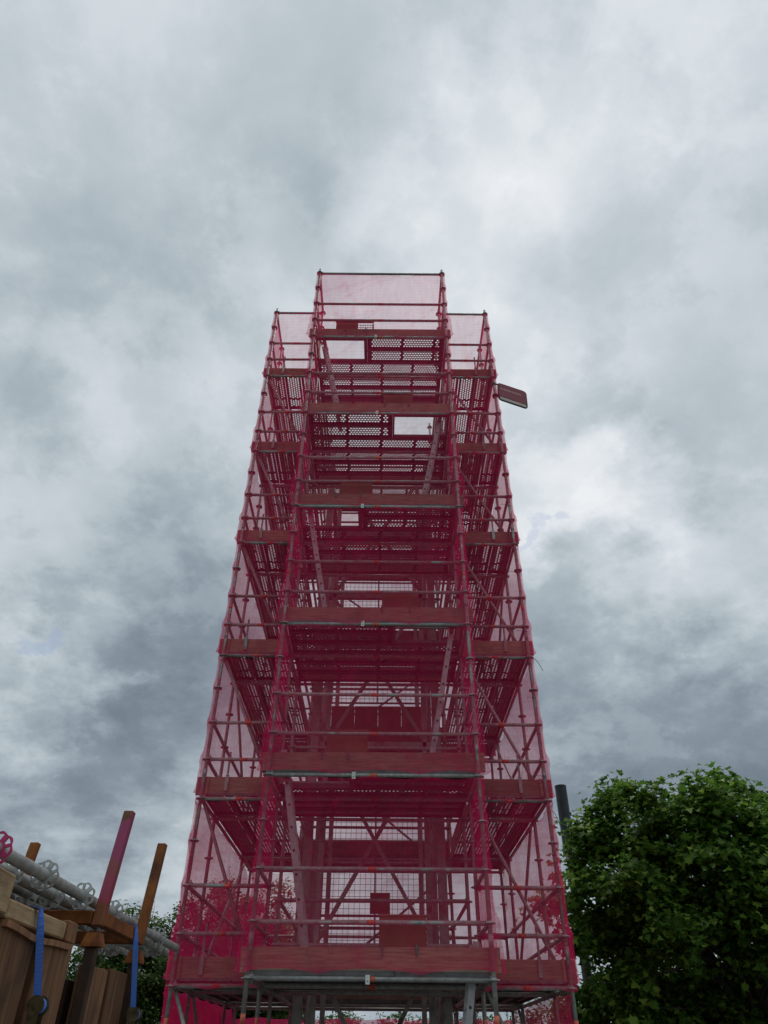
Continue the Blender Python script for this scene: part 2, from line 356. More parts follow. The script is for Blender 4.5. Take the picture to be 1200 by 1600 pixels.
# ================================================================ SCAFFOLD TOWER
Z0 = .12                                  # base jack height: deck k has its ledgers at 2k + Z0
HX, WX = 1.235, 2.22                      # inner and outer grid lines in x
YF, Y1, Y2, Y3, Y4 = 0.0, .97, 1.94, 4.41, 5.38
LV = [2*k + Z0 for k in range(1, 7)]; TOP = 14 + Z0
scaf = thing('scaffold_tower', 'tall galvanised tube scaffold tower wrapped in magenta netting', 'scaffold')
_bars = {}
def bar(name, a, b, r=.0242, heads=True, tape=False, parent=None, mats=None, n=8):
    a = Vector(a); b = Vector(b); L = round((b-a).length, 3); key = (L, r, heads, tape, n)
    a = a + Vector((0, 0, random.uniform(-.005, .005))); b = b + Vector((0, 0, random.uniform(-.005, .005)))
    if key not in _bars:
        k = MB()
        if heads:
            k.tube((0,0,.03), (0,0,L-.03), r, n)
            for z, d in ((.03, 1), (L-.03, -1)):
                k.box((-.014, -.03, z-.012*d-.02), (.014, .034, z+.012*d+.02)); k.box((-.004, -.05, z+.004*d-.004), (.004, .06, z+.012*d+.004))
        else: k.tube((0,0,0), (0,0,L), r, n)
        if tape:
            k.tube((0,0,L*.5-.045), (0,0,L*.5+.045), r+.0015, n, mi=1)
            k.tube((0,0,L*.55+.05), (0,0,L*.55+.06), r+.001, n, mi=0)
        me = k.mesh(name, [M['galv'], M['tape']])
        sm = [len(p.vertices) == 4 for p in me.polygons]; me.polygons.foreach_set('use_smooth', sm)
        _bars[key] = me
    z = (b-a).normalized(); up_ = Vector((0,0,1)) if abs(z.z) < .9 else Vector((1,0,0))
    x = up_.cross(z).normalized(); y = z.cross(x)
    mw = Matrix(((x.x,y.x,z.x,a.x),(x.y,y.y,z.y,a.y),(x.z,y.z,z.z,a.z),(0,0,0,1)))
    return link(name, _bars[key], scaf if parent is None else parent, mw)

# standards with their rosettes
k = MB(); H = TOP + .13 + random.random()*.02
k.tube((0,0,.02), (0,0,H), .0242, 12)
k.tube((0,0,-.02), (0,0,.25), .019, 8); k.box((-.075,-.075,-.03), (.075,.075,-.02)); k.tube((0,0,.14), (0,0,.165), .045, 8)
z = Z0 + .25
while z < TOP + .01:
    pass; break
for i in range(0, 29):
    z = Z0 + .5*i
    if z < .1: continue
    k.tube((0,0,z-.006), (0,0,z+.006), .061, 12); k.tube((0,0,z-.022), (0,0,z+.022), .029, 10)
for i in range(1, 7): k.tube((0,0,2*i+Z0+.28), (0,0,2*i+Z0+.40), .0275, 10)
k.tube((0,0,1.74), (0,0,1.83), .0258, 12, mi=1); k.tube((0,0,6.9), (0,0,6.96), .0258, 12, mi=1)
std_me = k.mesh('standard', [M['galv'], M['tape']])
std_me.polygons.foreach_set('use_smooth', [len(p.vertices) == 4 for p in std_me.polygons])
STD = [(-HX, YF), (HX, YF)] + [(x, y) for x in (-WX, -HX, HX, WX) for y in (Y1, Y2, Y3, Y4)]
for x, y in STD:
    o = link('standard', std_me, scaf); o.location = (x + random.uniform(-.004, .004), y, random.uniform(-.004, .004)); o.rotation_euler.z = random.random()*3

XS = [-WX, -HX, HX, WX]; YS = [Y1, Y2, Y3, Y4]
def ledgers(z):
    bar('ledger', (-HX, YF, z), (HX, YF, z), tape=True)
    for y in YS:
        for a, b in zip(XS, XS[1:]): bar('ledger', (a, y, z), (b, y, z), tape=(y == Y1))
    for x in (-HX, HX): bar('transom', (x, YF, z), (x, Y1, z))
    for x in XS:
        for a, b in zip(YS, YS[1:]): bar('transom', (x, a, z), (x, b, z))
def perimeter(z, nm, tape=True):
    bar(nm, (-HX, YF, z), (HX, YF, z), tape=tape)
    for s in (-1, 1):
        bar(nm, (s*HX, YF, z), (s*HX, Y1, z))
        a, b = sorted((s*HX, s*WX)); bar(nm, (a, Y1, z), (b, Y1, z), tape=tape); bar(nm, (a, Y4, z), (b, Y4, z))
        for p, q in zip(YS, YS[1:]): bar(nm, (s*WX, p, z), (s*WX, q, z))
    bar(nm, (-HX, Y4, z), (HX, Y4, z))
def inner(z, nm):
    for y in (Y2, Y3): bar(nm, (-HX, y, z), (HX, y, z))
    for x in (-HX, HX): bar(nm, (x, Y2, z), (x, Y3, z))
perimeter(.5 + Z0 - .25 + .25, 'base_ledger', False)
for k_, z in enumerate(LV):
    ledgers(z)
    for d in (.5, 1.0): perimeter(z+d, 'guard_rail'); inner(z+d, 'guard_rail')
perimeter(TOP, 'top_rail', False)

# diagonal braces
for k_ in range(0, 6):
    a = LV[k_-1] if k_ else Z0+.1; b = LV[k_]
    if k_ >= 1 or True:
        bar('brace', (WX-.02, Y1+.055, a+.02), (HX+.03, Y1+.055, b), .0215, heads=False, tape=True)
        bar('brace', (-WX+.03, Y1+.055, b-.02), (-HX-.10, Y1+.055, a+.1), .0215, heads=False, tape=(k_ % 2 == 0))
    for s in (-1, 1):
        p, q = ((Y2, Y3) if (k_+(s > 0)) % 2 else (Y3, Y2))
        bar('brace', (s*(WX-.055), p, a+.05), (s*(WX-.055), q, b-.05), .0215, heads=False)
        bar('brace', (s*(HX+.055), Y3, a+.05), (s*(HX+.055), Y4, b-.05), .0215, heads=False)
    bar('brace', ((-1)**k_*HX, Y4-.055, a+.05), (-(-1)**k_*HX, Y4-.055, b-.05), .0215, heads=False)

# perforated steel planks: a folded channel, open downwards, with three rows of collared holes
def plank_mesh(L, w=.305):
    k = MB(); h = .045; lip = .028; t = .0025; hw = w/2
    # section (y,z): outer skin, ends open
    sec = [(-hw+lip, -h), (-hw, -h), (-hw, 0), (-.118, 0)]
    for sg in (1, -1):
        pts = [(y*sg, z) for y, z in sec]
        k.add([(0, y, z) for y, z in pts] + [(L, y, z) for y, z in pts], [(i, i+1, 5+i, 4+i) for i in range(3)])
    px = .050; nx = int((L-.10)/px); x_s = (L-nx*px)/2; rows = 5; py = .236/rows
    k.add([(0,-.118,0),(x_s,-.118,0),(x_s,.118,0),(0,.118,0)], [(0,1,2,3)]); k.add([(L-x_s,-.118,0),(L,-.118,0),(L,.118,0),(L-x_s,.118,0)], [(0,1,2,3)])
    for j in range(rows):
        sh = px/2 if j % 2 else 0; nn_ = nx-1 if j % 2 else nx; ya = -.118+j*py
        if sh:
            for xa, xb in ((x_s, x_s+sh), (x_s+nx*px-sh, x_s+nx*px)): k.add([(xa,ya,0),(xb,ya,0),(xb,ya+py,0),(xa,ya+py,0)], [(0,1,2,3)])
        for i in range(nn_):
            xa = x_s+sh+i*px; cx = xa+px/2; cy = ya+py/2; off = 0
            if i % 12 == 11: k.add([(xa,ya,0),(xa+px,ya,0),(xa+px,ya+py,0),(xa,ya+py,0)], [(0,1,2,3)]); continue
            rx, ry = .0235, .0215
            hole = [(cx+off+rx*math.cos(q), cy+ry*math.sin(q)) for q in [math.pi*(.25+.5*u) - math.pi for u in range(4)]]
            hole = [(cx+off-rx, cy), (cx+off, cy-ry), (cx+off+rx, cy), (cx+off, cy+ry)]
            mids = [(xa, cy), (cx, ya), (xa+px, cy), (cx, ya+py)]
            cor = [(xa,ya),(xa+px,ya),(xa+px,ya+py),(xa,ya+py)]
            vs = [(x,y,0) for x,y in cor] + [(x,y,0) for x,y in hole] + [(x,y,-.004) for x,y in hole]
            # corners 0..3, hole 4(left)5(bottom)6(right)7(top)
            fs = [(0,5,4),(0,1,5),(1,6,5),(1,2,6),(2,7,6),(2,3,7),(3,4,7),(3,0,4)] + [(4+u, 4+(u+1)%4, 8+(u+1)%4, 8+u) for u in range(4)]
            k.add(vs, fs)
    for x in (0.0, L): k.box((x-.012 if x else 0, -hw, -.03), (x if x else .012, hw, -.001))
    return k.mesh('steel_plank', M['deck'])
_pl = {}
def plank(x, y, z, L, along):
    key = round(L, 3)
    if key not in _pl: _pl[key] = plank_mesh(L)
    o = link('steel_plank', _pl[key], scaf); o.location = (x, y, z)
    if along == 'y': o.rotation_euler.z = math.pi/2
    return o
def toe(a, b, z, off):
    """toe board, inside the standards, ends run past them"""
    a = Vector((*a, 0)); b = Vector((*b, 0)); d = (b-a); L = d.length; d.normalize(); nrm_ = Vector((off[0], off[1], 0))
    key = ('toe', round(L, 2))
    if key not in _pl:
        k = MB(); k.bbox((-.09, -.019, 0), (L+.09, .019, .225), .003); _pl[key] = k.mesh('toe_board', M['board'])
    o = link('toe_board', _pl[key], scaf); o.location = a + nrm_*.05 + Vector((0, 0, z+.055 + random.uniform(-.006, .006)))
    o.rotation_euler = (0, random.uniform(-.006, .006), math.atan2(d.y, d.x)); return o
PW = .305
for li, z in enumerate(LV):
    zt = z + .075
    hs = -1 if li % 2 == 1 else 1             # side of the ladder hatch: right on decks 1, 3, 5, left on 2, 4, 6
    rows = [.17, .485, .80]
    for r_i, y in enumerate(rows):
        if r_i < 2:
            if hs < 0: plank(-.238, y, zt, HX+.238-.03, 'x')
            else: plank(-HX+.03, y, zt, HX+.238-.03, 'x')
        else: plank(-HX+.03, y, zt, 2*HX-.06, 'x')
    for y in (Y1+.17, Y1+.485, Y1+.80): plank(-HX+.03, y, zt, 2*HX-.06, 'x')
    for y in (Y3+.17, Y3+.485, Y3+.80): plank(-HX+.03, y, zt, 2*HX-.06, 'x')
    for s in (-1, 1):
        for dx in (.17, .4925, .815):
            x = s*(HX+dx)
            plank(x, Y1+.03, zt, Y2-Y1-.06, 'y'); plank(x, Y2+.03, zt, Y3-Y2-.06, 'y'); plank(x, Y3+.03, zt, Y4-Y3-.06, 'y')
    # hatch frame and open lid
    k = MB(); xa, xb = (hs*.24, hs*1.20); xa, xb = min(xa, xb), max(xa, xb); ya, yb = .03, .645
    fa, fb = ya+.075, yb-.07
    k.box((xa, ya, zt-.05), (xb, fa, zt-.004)); k.box((xa, fb, zt-.05), (xb, yb, zt-.004))
    k.box((xa, fa, zt-.05), (xa+.03, fb, zt-.004)); k.box((xb-(.03 if hs > 0 else .06), fa, zt-.05), (xb, fb, zt-.004))
    hf = k.build('hatch_frame', M['deck'], scaf)
    k = MB(); lx0, lx1 = sorted((hs*.08, hs*.58))
    if li == 5: lx0, lx1 = -.84, -.42
    k.box((lx0, .10, zt+.01), (lx1, .114, zt+.50)); k.box((lx0-.01, .092, zt+.495), (lx1+(.30 if li == 5 else .01), .122, zt+.512))
    k.tube((lx0+.1, .08, zt+.02), (lx0+.1, .13, zt+.02), .02, 8); k.tube((lx1-.1, .08, zt+.02), (lx1-.1, .13, zt+.02), .02, 8)
    if li == 5:
        k.box((lx1+.27, .10, zt+.01), (lx1+.30, .114, zt+.45))
        for q in range(1, 6): k.box((lx1+q*.045, .104, zt+.01), (lx1+q*.045+.007, .110, zt+.45))
        for q in range(6): k.box((lx1, .103, zt+.06+q*.07), (lx1+.27, .111, zt+.067+q*.07))
    k.build('hatch_lid', M['ply'], hf)
    # toe boards
    toe((-HX, YF), (HX, YF), z, (0, 1))
    for s in (-1, 1):
        a, b = sorted((s*HX, s*WX))
        toe((a+(.10 if s > 0 else 0), Y1), (b-(.10 if s < 0 else 0), Y1), z, (0, 1)); toe((s*HX, YF+.15), (s*HX, Y1-.15), z, (-s, 0))
        toe((a, Y4), (b, Y4), z, (0, -1))
        for p, q in zip(YS, YS[1:]): toe((s*WX, p+.1), (s*WX, q-.1), z, (-s, 0))
    toe((-HX, Y4), (HX, Y4), z, (0, -1))
    toe((-HX+.1, Y2), (HX-.1, Y2), z, (0, -1)); toe((-HX+.1, Y3), (HX-.1, Y3), z, (0, 1))
    for s in (-1, 1): toe((s*HX, Y2+.15), (s*HX, Y3-.15), z, (s, 0))
    # toe board clips
    def clip(x, y, z1):
        k = MB(); k.tube((0, 0, .12), (0, 0, z1), .014, 7); k.box((-.022, -.012, .10), (.022, .012, .30)); k.tube((-.0, -.03, z1-.04), (0, .03, z1-.04), .012, 6)
        o = k.build('toe_board_clip', M['galv'], scaf); o.location = (x, y, z); return o
    clip(-WX+.30, Y1+.015, .60); clip(WX-.32, Y1+.015, .62)
    for xx in ((-.62, -.30) if hs < 0 else (.12, .50)):
        k = MB(); k.tube((0, 0, 0), (0, -.002, .10), .011, 6); k.tube((0, .0, .095), (0, .05, .11), .011, 6)
        o = k.build('toe_board_clip', M['wire'], scaf); o.location = (xx+random.uniform(-.04, .04), .022, z+.20)
    # small identification plate on the front ledger
    k = MB(); k.box((-.022, -.003, -.045), (.022, .003, .035)); k.tube((0,-.006,-.02), (0,.0,-.02), .006, 6, mi=1)
    o = k.build('tag_plate', [M['tape_pale'], M['wire']], scaf); o.location = (random.uniform(-.25, .25), -.03, z)

# ---------------------------------------------------------------- ladders (each hooked on a hatch)
for li in range(6):
    hs = 1 if li % 2 == 0 else -1
    zt = LV[li]; zb = (LV[li-1]+.08) if li else .02
    xt, xb = hs*1.10, hs*.665; zt2 = zt+.35
    name = 'aluminium ladder climbing to the %s deck of the ladder bay, on the %s' % (ORD[li], 'right' if hs > 0 else 'left')
    t = thing('ladder', name, 'ladder', (xb, .16, zb), 'ladders inside the front bay')
    top = Vector((xt-xb, 0, zt2-zb)); L = top.length; d = top.normalized()
    side = Vector((0, 1, 0)); nr = d.cross(side)
    for yy in (0, .36):
        k = MB(); a, b = .011, .034
        q = [(-b, -a), (b, -a), (b, a), (-b, a)]
        vs = [nr*u + side*(w+yy) for u, w in q] + [nr*u + side*(w+yy) + d*L for u, w in q]
        k.add(vs, [(0,1,5,4),(1,2,6,5),(2,3,7,6),(3,0,4,7),(3,2,1,0),(4,5,6,7)]); k.build('stile', M['alu'], t)
    i = 0; s_ = .16
    while s_ < L-.05:
        k = MB(); p = d*s_; k.tube(p+side*-.0135, p+side*.3735, .0145, 8, mi=0)
        k.tube(p+side*-.0145, p+side*-.0125, .0150, 8, mi=1)
        k.build('rung', [M['alu'], M['rust_dark']], t); s_ += .25

# ---------------------------------------------------------------- debris nets, one sheet for each face and lift
def net(label, A, B, z0, z1, out, flareA=0., flareB=0., scal=3, seed=0, group=None, dens=.075, ragged=0., low=.03, scd=.06, base=.30):
    A = Vector((*A, 0)); B = Vector((*B, 0)); out = Vector((*out, 0)); d = B-A; Wd = d.length; d.normalize()
    nu = max(6, int(Wd/dens)); nv = max(8, int((z1-z0)/.07)); k = MB(); e0 = .02; DN = []
    for i in range(nu+1):
        s = i/nu; along = -e0 + s*(Wd+2*e0)
        zb = z0 + low + scd*abs(math.sin(math.pi*(scal*s + .13*math.sin(5*s+seed))))**.7
        if ragged: zb += ragged*noise.noise(Vector((s*9, seed, 1)))
        zt = z1 - .012 - .03*abs(math.sin(math.pi*scal*1.3*s + seed))
        for j in range(nv+1):
            z = zb + (zt-zb)*j/nv
            dA, dB = along, Wd-along
            eA, eB = math.exp(-max(dA, 0)/.11), math.exp(-max(dB, 0)/.11); e = min(1, eA+eB)
            fr = ((z-Z0)/.5) % 1; fr = min(fr, 1-fr)*.5
            ros = math.exp(-(fr/.085)**2)
            h = z - z0
            fl = 1.0 if h < .30 else math.exp(-(h-.30)/.28)
            o = .030 + e*.038*ros + (eA*flareA + eB*flareB)*fl
            rail = min(abs(h-.5), abs(h-1.0), abs(h)); slack = min(1, rail/.25)*(1-e)
            P3 = Vector((along*1.1+seed*3.1, z*.8, seed*1.7))
            o += slack*(.060*noise.noise(P3) - .022)
            o += (1-.6*e)*.020*noise.noise(Vector((along*7+seed, z*1.3+along*2, seed)))
            o += .004*noise.noise(Vector((along*19, z*9, seed)))
            p = A + d*along + out*o
            k.v.append((p.x, p.y, z))
            # creases run from the ties down and across; hems along both edges and overlaps at the uprights
            cre = max(0, 1-abs(noise.noise(Vector((along*2.1+z*1.1+seed, z*.55-along*.4, seed*2))))/.07)
            cre2 = max(0, 1-abs(noise.noise(Vector((along*1.2-z*1.4+seed*5, z*.5, seed))))/.05)
            hem = math.exp(-((z-zb)/.05)**2) + math.exp(-((zt-z)/.05)**2)
            DN.append(base + .10*cre + .09*cre2 + .13*hem + .12*max(0, e-.35)/.65)
    for i in range(nu):
        for j in range(nv):
            a = i*(nv+1)+j; k.f.append((a, a+nv+1, a+nv+2, a+1)); k.m.append(0)
    o = k.build('debris_net', M['net'], smooth=True)
    at_ = o.data.attributes.new('weave', 'FLOAT', 'POINT'); at_.data.foreach_set('value', DN)
    return tag(o, label, 'net', group or 'magenta debris nets')
for li in range(6):
    z0 = LV[li]; z1 = LV[li+1] if li < 5 else TOP; nth = ORD[li]
    net('magenta debris net across the front of the ladder bay, %s deck up' % nth, (-HX-.035, YF), (HX+.035, YF), z0, z1, (0, -1), seed=li+.3, low=[.03, .0, -.03, -.02, -.05, -.05][li], base=.28)
    net('magenta debris net on the left side of the ladder bay, %s deck up' % nth, (-HX, YF-.02), (-HX, Y1), z0, z1, (-1, 0), .085, .0, 1, seed=li+11.3, base=.27)
    net('magenta debris net on the right side of the ladder bay, %s deck up' % nth, (HX, YF-.02), (HX, Y1), z0, z1, (1, 0), .085, .0, 1, seed=li+21.3, base=.27)
    net('magenta debris net across the left wing front, %s deck up' % nth, (-WX-.035, Y1), (-HX-.02, Y1), z0, z1, (0, -1), .0, .0, 2, seed=li+31.3, low=-.05, scd=.05, base=.29)
    net('magenta debris net across the right wing front, %s deck up' % nth, (HX+.02, Y1), (WX+.035, Y1), z0, z1, (0, -1), .0, .0, 2, seed=li+41.3, low=-.05, scd=.05, base=.29)
    net('magenta debris net along the left flank of the tower, %s deck up' % nth, (-WX, Y1-.02), (-WX, Y4), z0, z1, (-1, 0), .05, 0, 5, seed=li+51.3, dens=.08, base=.43 if li else .47)
    net('magenta debris net along the right flank of the tower, %s deck up' % nth, (WX, Y1-.02), (WX, Y4), z0, z1, (1, 0), .05, 0, 5, seed=li+61.3, dens=.08, base=.43)
    net('magenta debris net across the back of the tower, %s deck up' % nth, (-WX, Y4), (WX, Y4), z0, z1, (0, 1), 0, 0, 5, seed=li+71.3, dens=.1, base=.16)
net('magenta debris net hanging below the lowest deck on the left flank', (-WX, Y1-.02), (-WX, Y4), .1, LV[0], (-1, 0), .04, 0, 5, seed=81, dens=.1, base=.55)
net('magenta debris net hanging below the lowest deck on the right flank', (WX, Y1+.3), (WX, Y4), .1, LV[0], (1, 0), 0, 0, 5, seed=82, dens=.1, base=.45)
net('magenta debris net hanging below the lowest deck across the back', (-WX, Y4), (WX, Y4), .1, LV[0]-.1, (0, 1), 0, 0, 5, seed=83, dens=.1, base=.42)
net('magenta debris net lapped over the left flank below the lowest deck', (-WX-.03, Y1+.05), (-WX-.03, Y3), .3, LV[0]-.02, (-1, 0), .02, 0, 3, seed=84, dens=.1, base=.5)

# ---------------------------------------------------------------- steel lattice tower inside
tw = thing('lattice_tower', 'grey steel lattice tower enclosed by the scaffold', 'tower', (0, 3.175, 0))
tw_h = 10.9; hw = .93
def tpart(name, k, mm): return k.build(name, mm, tw)
for sx in (-1, 1):
    for sy in (-1, 1):
        k = MB(); k.bbox((sx*hw-.06, sy*hw-.06, 0), (sx*hw+.06, sy*hw+.06, tw_h), .008)
        k.bbox((sx*(hw-.19)-.035, sy*hw-.05, 0), (sx*(hw-.19)+.035, sy*hw+.05, tw_h-.3), .006)
        tpart('column', k, M['steel_dark'])
nodes_z = [-.1, 2.6, 5.25, 7.9, 10.55]
for a, b in zip(nodes_z, nodes_z[1:]):
    for s in (-1, 1):
        for ax in ((0, 1) if s < 0 else (1,)):
            for fl in (-1, 1):
                p = Vector((-fl*(hw-.2), s*hw+.03*fl, max(a+.1, 0))); q = Vector((fl*(hw-.2), s*hw+.03*fl, b-.1))
                if ax: p = Vector((p.y, p.x, p.z)); q = Vector((q.y, q.x, q.z))
                k = MB(); k.tube(p, q, .036, 4); tpart('brace', k, M['steel_dark'])
for z in nodes_z[1:]:
    for s in (-1, 1):
        k = MB(); k.box((-hw+.08, s*hw-.05, z-.06), (hw-.08, s*hw+.05, z+.06)); tpart('beam', k, M['steel_dark'])
        k = MB(); k.box((s*hw-.05, -hw+.08, z-.06), (s*hw+.05, hw-.08, z+.06)); tpart('beam', k, M['steel_dark'])
for z in (5.25,):
    for i in range(7):
        k = MB(); y = -hw+.1+i*.252; k.box((-hw+.08, y, z+.062), (hw-.08, y+.24, z+.095)); tpart('platform_board', k, M['board'])
for z0, z1 in ((5.42, 6.62),):
    for i in range(4):
        k = MB(); x = -hw+.1+i*.425; k.box((x, hw-.08, z0), (x+.42, hw-.06, z1)); tpart('cladding_panel', k, M['ply'])
for z in (3.25, 4.0, 8.5, 9.1):
    k = MB(); k.tube((-hw, hw+.0, z), (hw, hw+.0, z), .02, 7); tpart('hand_rail', k, M['steel_dark'])
k = MB(); k.box((-.05, -hw+.02, 3.02), (.22, -hw+.05, 3.27)); tpart('notice_plate', k, M['ply'])
for z0, z1 in ((2.75, 5.1), (6.7, 7.75), (8.1, 10.4)):
    k = MB(); x = -hw+.1
    while x < hw-.09: k.tube((x, hw-.03, z0), (x, hw-.03, z1), .0045, 4, cap=False); x += .085
    z = z0
    while z <= z1: k.tube((-hw+.08, hw-.022, z), (hw-.08, hw-.022, z), .0045, 4, cap=False); z += .085
    for x in (-hw+.09, 0, hw-.09): k.box((x-.012, hw-.045, z0), (x+.012, hw-.01, z1))
    for z in (z0, z1): k.box((-hw+.09, hw-.044, z-.012), (hw-.09, hw-.011, z+.012))
    tpart('wire_mesh_panel', k, M['wire'])

# ---------------------------------------------------------------- sign board hung off the tower
sg = thing('sign_board', 'maroon sign board jutting out from the right corner near the top', 'sign', (2.275, .97, 11.51))
u_ = Vector((.56, .09, -.17)); un = u_.normalized(); L = u_.length; vv = Vector((.018, 0, .468)).normalized(); Hs = .47; nn = un.cross(vv).normalized()
def rrect(x0, x1, y0, y1, r, n=5):
    pts = []
    for cx, cy, a0 in ((x1-r, y0+r, -90), (x1-r, y1-r, 0), (x0+r, y1-r, 90), (x0+r, y0+r, 180)):
        for i in range(n+1): a = R_(a0+90*i/n); pts.append((cx+r*math.cos(a), cy+r*math.sin(a)))
    return pts
def slab(pts, d0, d1):
    k = MB(); n = len(pts); vs = [un*x+vv*y+nn*d0 for x, y in pts] + [un*x+vv*y+nn*d1 for x, y in pts]
    k.add(vs, [tuple(range(n))[::-1], tuple(range(n, 2*n))] + [(i, (i+1) % n, n+(i+1) % n, n+i) for i in range(n)]); return k
slab(rrect(0, L, 0, Hs, .07), -.012, .012).build('rim', M['sign_rim'], sg)
sface = slab(rrect(.018, L-.018, .10, Hs-.018, .05), -.015, .015).build('face', M['sign'], sg)
slab(rrect(.03, L-.03, .018, .085, .02), -.015, .015).build('strip', M['sign_strip'], sg)
x = .06; random.seed(3)
while x < L-.12:
    w = random.uniform(.014, .026)
    slab([(x, .30), (x+w, .30), (x+w, .30+random.uniform(.03, .045)), (x, .345)], -.0165, .0165).build('faded_letter', M['sign_letter'], sface); x += w+.012
for zz_ in (.08, .42):
    k = MB(); k.tube(vv*zz_+un*-.09, vv*zz_+un*.06, .016, 7); k.box(tuple(vv*zz_+Vector((-.10,-.03,-.03))), tuple(vv*zz_+Vector((-.04,.03,.03)))); k.build('clamp', M['sign_rim'], sg)

# loose wire ends on the right corner
for i, (p, q) in enumerate((((2.25, .95, 6.12), (2.42, 1.05, 5.95)), ((2.26, .96, 4.0), (2.36, 1.0, 3.78)))):
    p = Vector(p); q = Vector(q); k = MB(); pts = [p.lerp(q, t_/5)+Vector((0, 0, .05*math.sin(math.pi*t_/5))) for t_ in range(6)]
    k.path(pts, [.0045]*6, 5)
    tag(k.build('wire_end', M['wire']), 'loose wire end sticking out at the %s of the right corner' % ('third deck' if i == 0 else 'second deck'), 'wire')

for i in range(14):
    z = 2.5 + i*.5 + random.uniform(-.1, .1); k = MB(); a_ = random.uniform(-.6, .5); ln = random.uniform(.08, .16)
    k.path([(0, 0, 0), (-.5*ln, -.03, .01), (-ln, -.035, .03*a_)], [.0035, .003, .0025], 5); k.tube((0, 0, -.004), (0, 0, .004), .029, 10)
    o = k.build('net_tie', M['wire'], scaf); o.location = (WX, Y1, z)
# ================================================================ YARD STACK AT THE LEFT
# stillage with flared feet
def stillage(label, z, zpost, mm, paint=False):
    t = thing('stillage', label, 'stillage', (-1.70, -4.10, z)); X, Y = .40, .37
    for sx in (-1, 1):
        for sy in (-1, 1):
            k = MB(); x, y = sx*X, sy*Y
            near = paint and sx > 0 and sy < 0
            k.bbox((x-.026, y-.026, .02), (x+.026, y+.026, zpost), .004)
            if paint: k.v = [(a_+.02*(c_/zpost), b_+.07*(c_/zpost), c_) for a_, b_, c_ in k.v]
            o = k.build('post', M['rust_sprayed'] if near else mm, t)
            a, b = .026, .044
            q = MB(); vs = [(x-b,y-b,-.07),(x+b,y-b,-.07),(x+b,y+b,-.07),(x-b,y+b,-.07),(x-b,y-b,-.055),(x+b,y-b,-.055),(x+b,y+b,-.055),(x-b,y+b,-.055),(x-a-.004,y-a-.004,-.01),(x+a+.004,y-a-.004,-.01),(x+a+.004,y+a+.004,-.01),(x-a-.004,y+a+.004,-.01)]
            q.add(vs, [(0,3,2,1),(0,1,5,4),(1,2,6,5),(2,3,7,6),(3,0,4,7),(4,5,9,8),(5,6,10,9),(6,7,11,10),(7,4,8,11),(8,9,10,11)]); q.build('foot', mm, t)
    for sy in (-1, 1):
        k = MB(); k.bbox((-X+.027, sy*Y-.025, .025), (X-.027, sy*Y+.025, .085), .004); k.build('cross_beam', mm, t)
    for sx in (-1, 1):
        k = MB(); k.bbox((sx*X-.025, -Y+.027, .025), (sx*X+.025, Y-.027, .085), .004); k.build('side_beam', mm, t)
    return t
stillage('rusty orange steel stillage with a magenta sprayed post, holding grey tubes', 1.98, .575, M['rust'], True)
stillage('dark steel stillage underneath, between the two brown board packs', .10, 1.805, M['rust_dark'])

# ringlock standards lying in the stillage
def rosette_mesh():
    k = MB(); n = 8; t = .0045
    def prism(pts):
        m_ = len(pts); k.add([(x,y,-t) for x,y in pts]+[(x,y,t) for x,y in pts], [tuple(range(m_))[::-1], tuple(range(m_,2*m_))]+[(i,(i+1)%m_,m_+(i+1)%m_,m_+i) for i in range(m_)])
    def ring(r0, r1, seg, wob=0.):
        for i in range(seg):
            a, b = 2*math.pi*i/seg, 2*math.pi*(i+1)/seg
            ra = r1+wob*math.cos(8*a); rb = r1+wob*math.cos(8*b)
            prism([(r0*math.cos(a), r0*math.sin(a)), (ra*math.cos(a), ra*math.sin(a)), (rb*math.cos(b), rb*math.sin(b)), (r0*math.cos(b), r0*math.sin(b))])
    ring(.0235, .033, 16); ring(.0535, .060, 48, .0035)
    for i in range(8):
        a = 2*math.pi*(i+.5)/8; c, s_ = math.cos(a), math.sin(a); w = .006 if i % 2 else .010
        prism([(.032*c+w*s_, .032*s_-w*c), (.055*c+w*s_, .055*s_-w*c), (.055*c-w*s_, .055*s_+w*c), (.032*c-w*s_, .032*s_+w*c)])
    return k
ros_g = rosette_mesh().mesh('rosette', M['galv_light']); ros_p = rosette_mesh().mesh('rosette', M['pink_paint'])
k = MB(); k.tube((0,0,0), (0,0,3.6), .0242, 16, cap=False); k.tube((0,0,3.6), (0,0,.0), .0205, 12, cap=False)
for zz_ in (0, 3.6): pass
tube_me = k.mesh('tube', M['galv_light'], True)
rows = [(2.118, [-1.372-.102*q for q in range(7)])]
random.seed(12)
num = 0
for ri, (z, xs) in enumerate(rows):
    for xi, x in enumerate(xs):
        y_s = -6.0 + random.uniform(-.15, .15); topmost = ri == 0 and xi == 0
        lab = 'grey galvanised scaffold tube with rosettes in the stillage, %s from the right' % ORD[xi]
        if topmost: lab = 'grey scaffold tube with a magenta sprayed rosette, nearest the stillage posts'
        t = thing('scaffold_tube', lab, 'tube', (x, y_s, z if xi == 0 else 2.102), 'scaffold tubes in the stillage')
        t.rotation_euler = (-math.pi/2, 0, random.uniform(-.012, .012))
        link('tube', tube_me, t)
        off = random.uniform(.1, .4) if not topmost else .02
        if topmost: t.location.y = y_s = -6.07
        for q in range(7):
            o = link('rosette', ros_p if (topmost and q == 1) else ros_g, t); o.location = (0, 0, off+q*.5); o.rotation_euler.z = random.random()
            if off+q*.5 > 3.5: o.location.z = 3.45
        if topmost:
            q = MB(); q.tube((0,0,off+.12), (0,0,off+.47), .0249, 16, cap=False); q.build('spray_paint', M['pink_paint'], t, True)

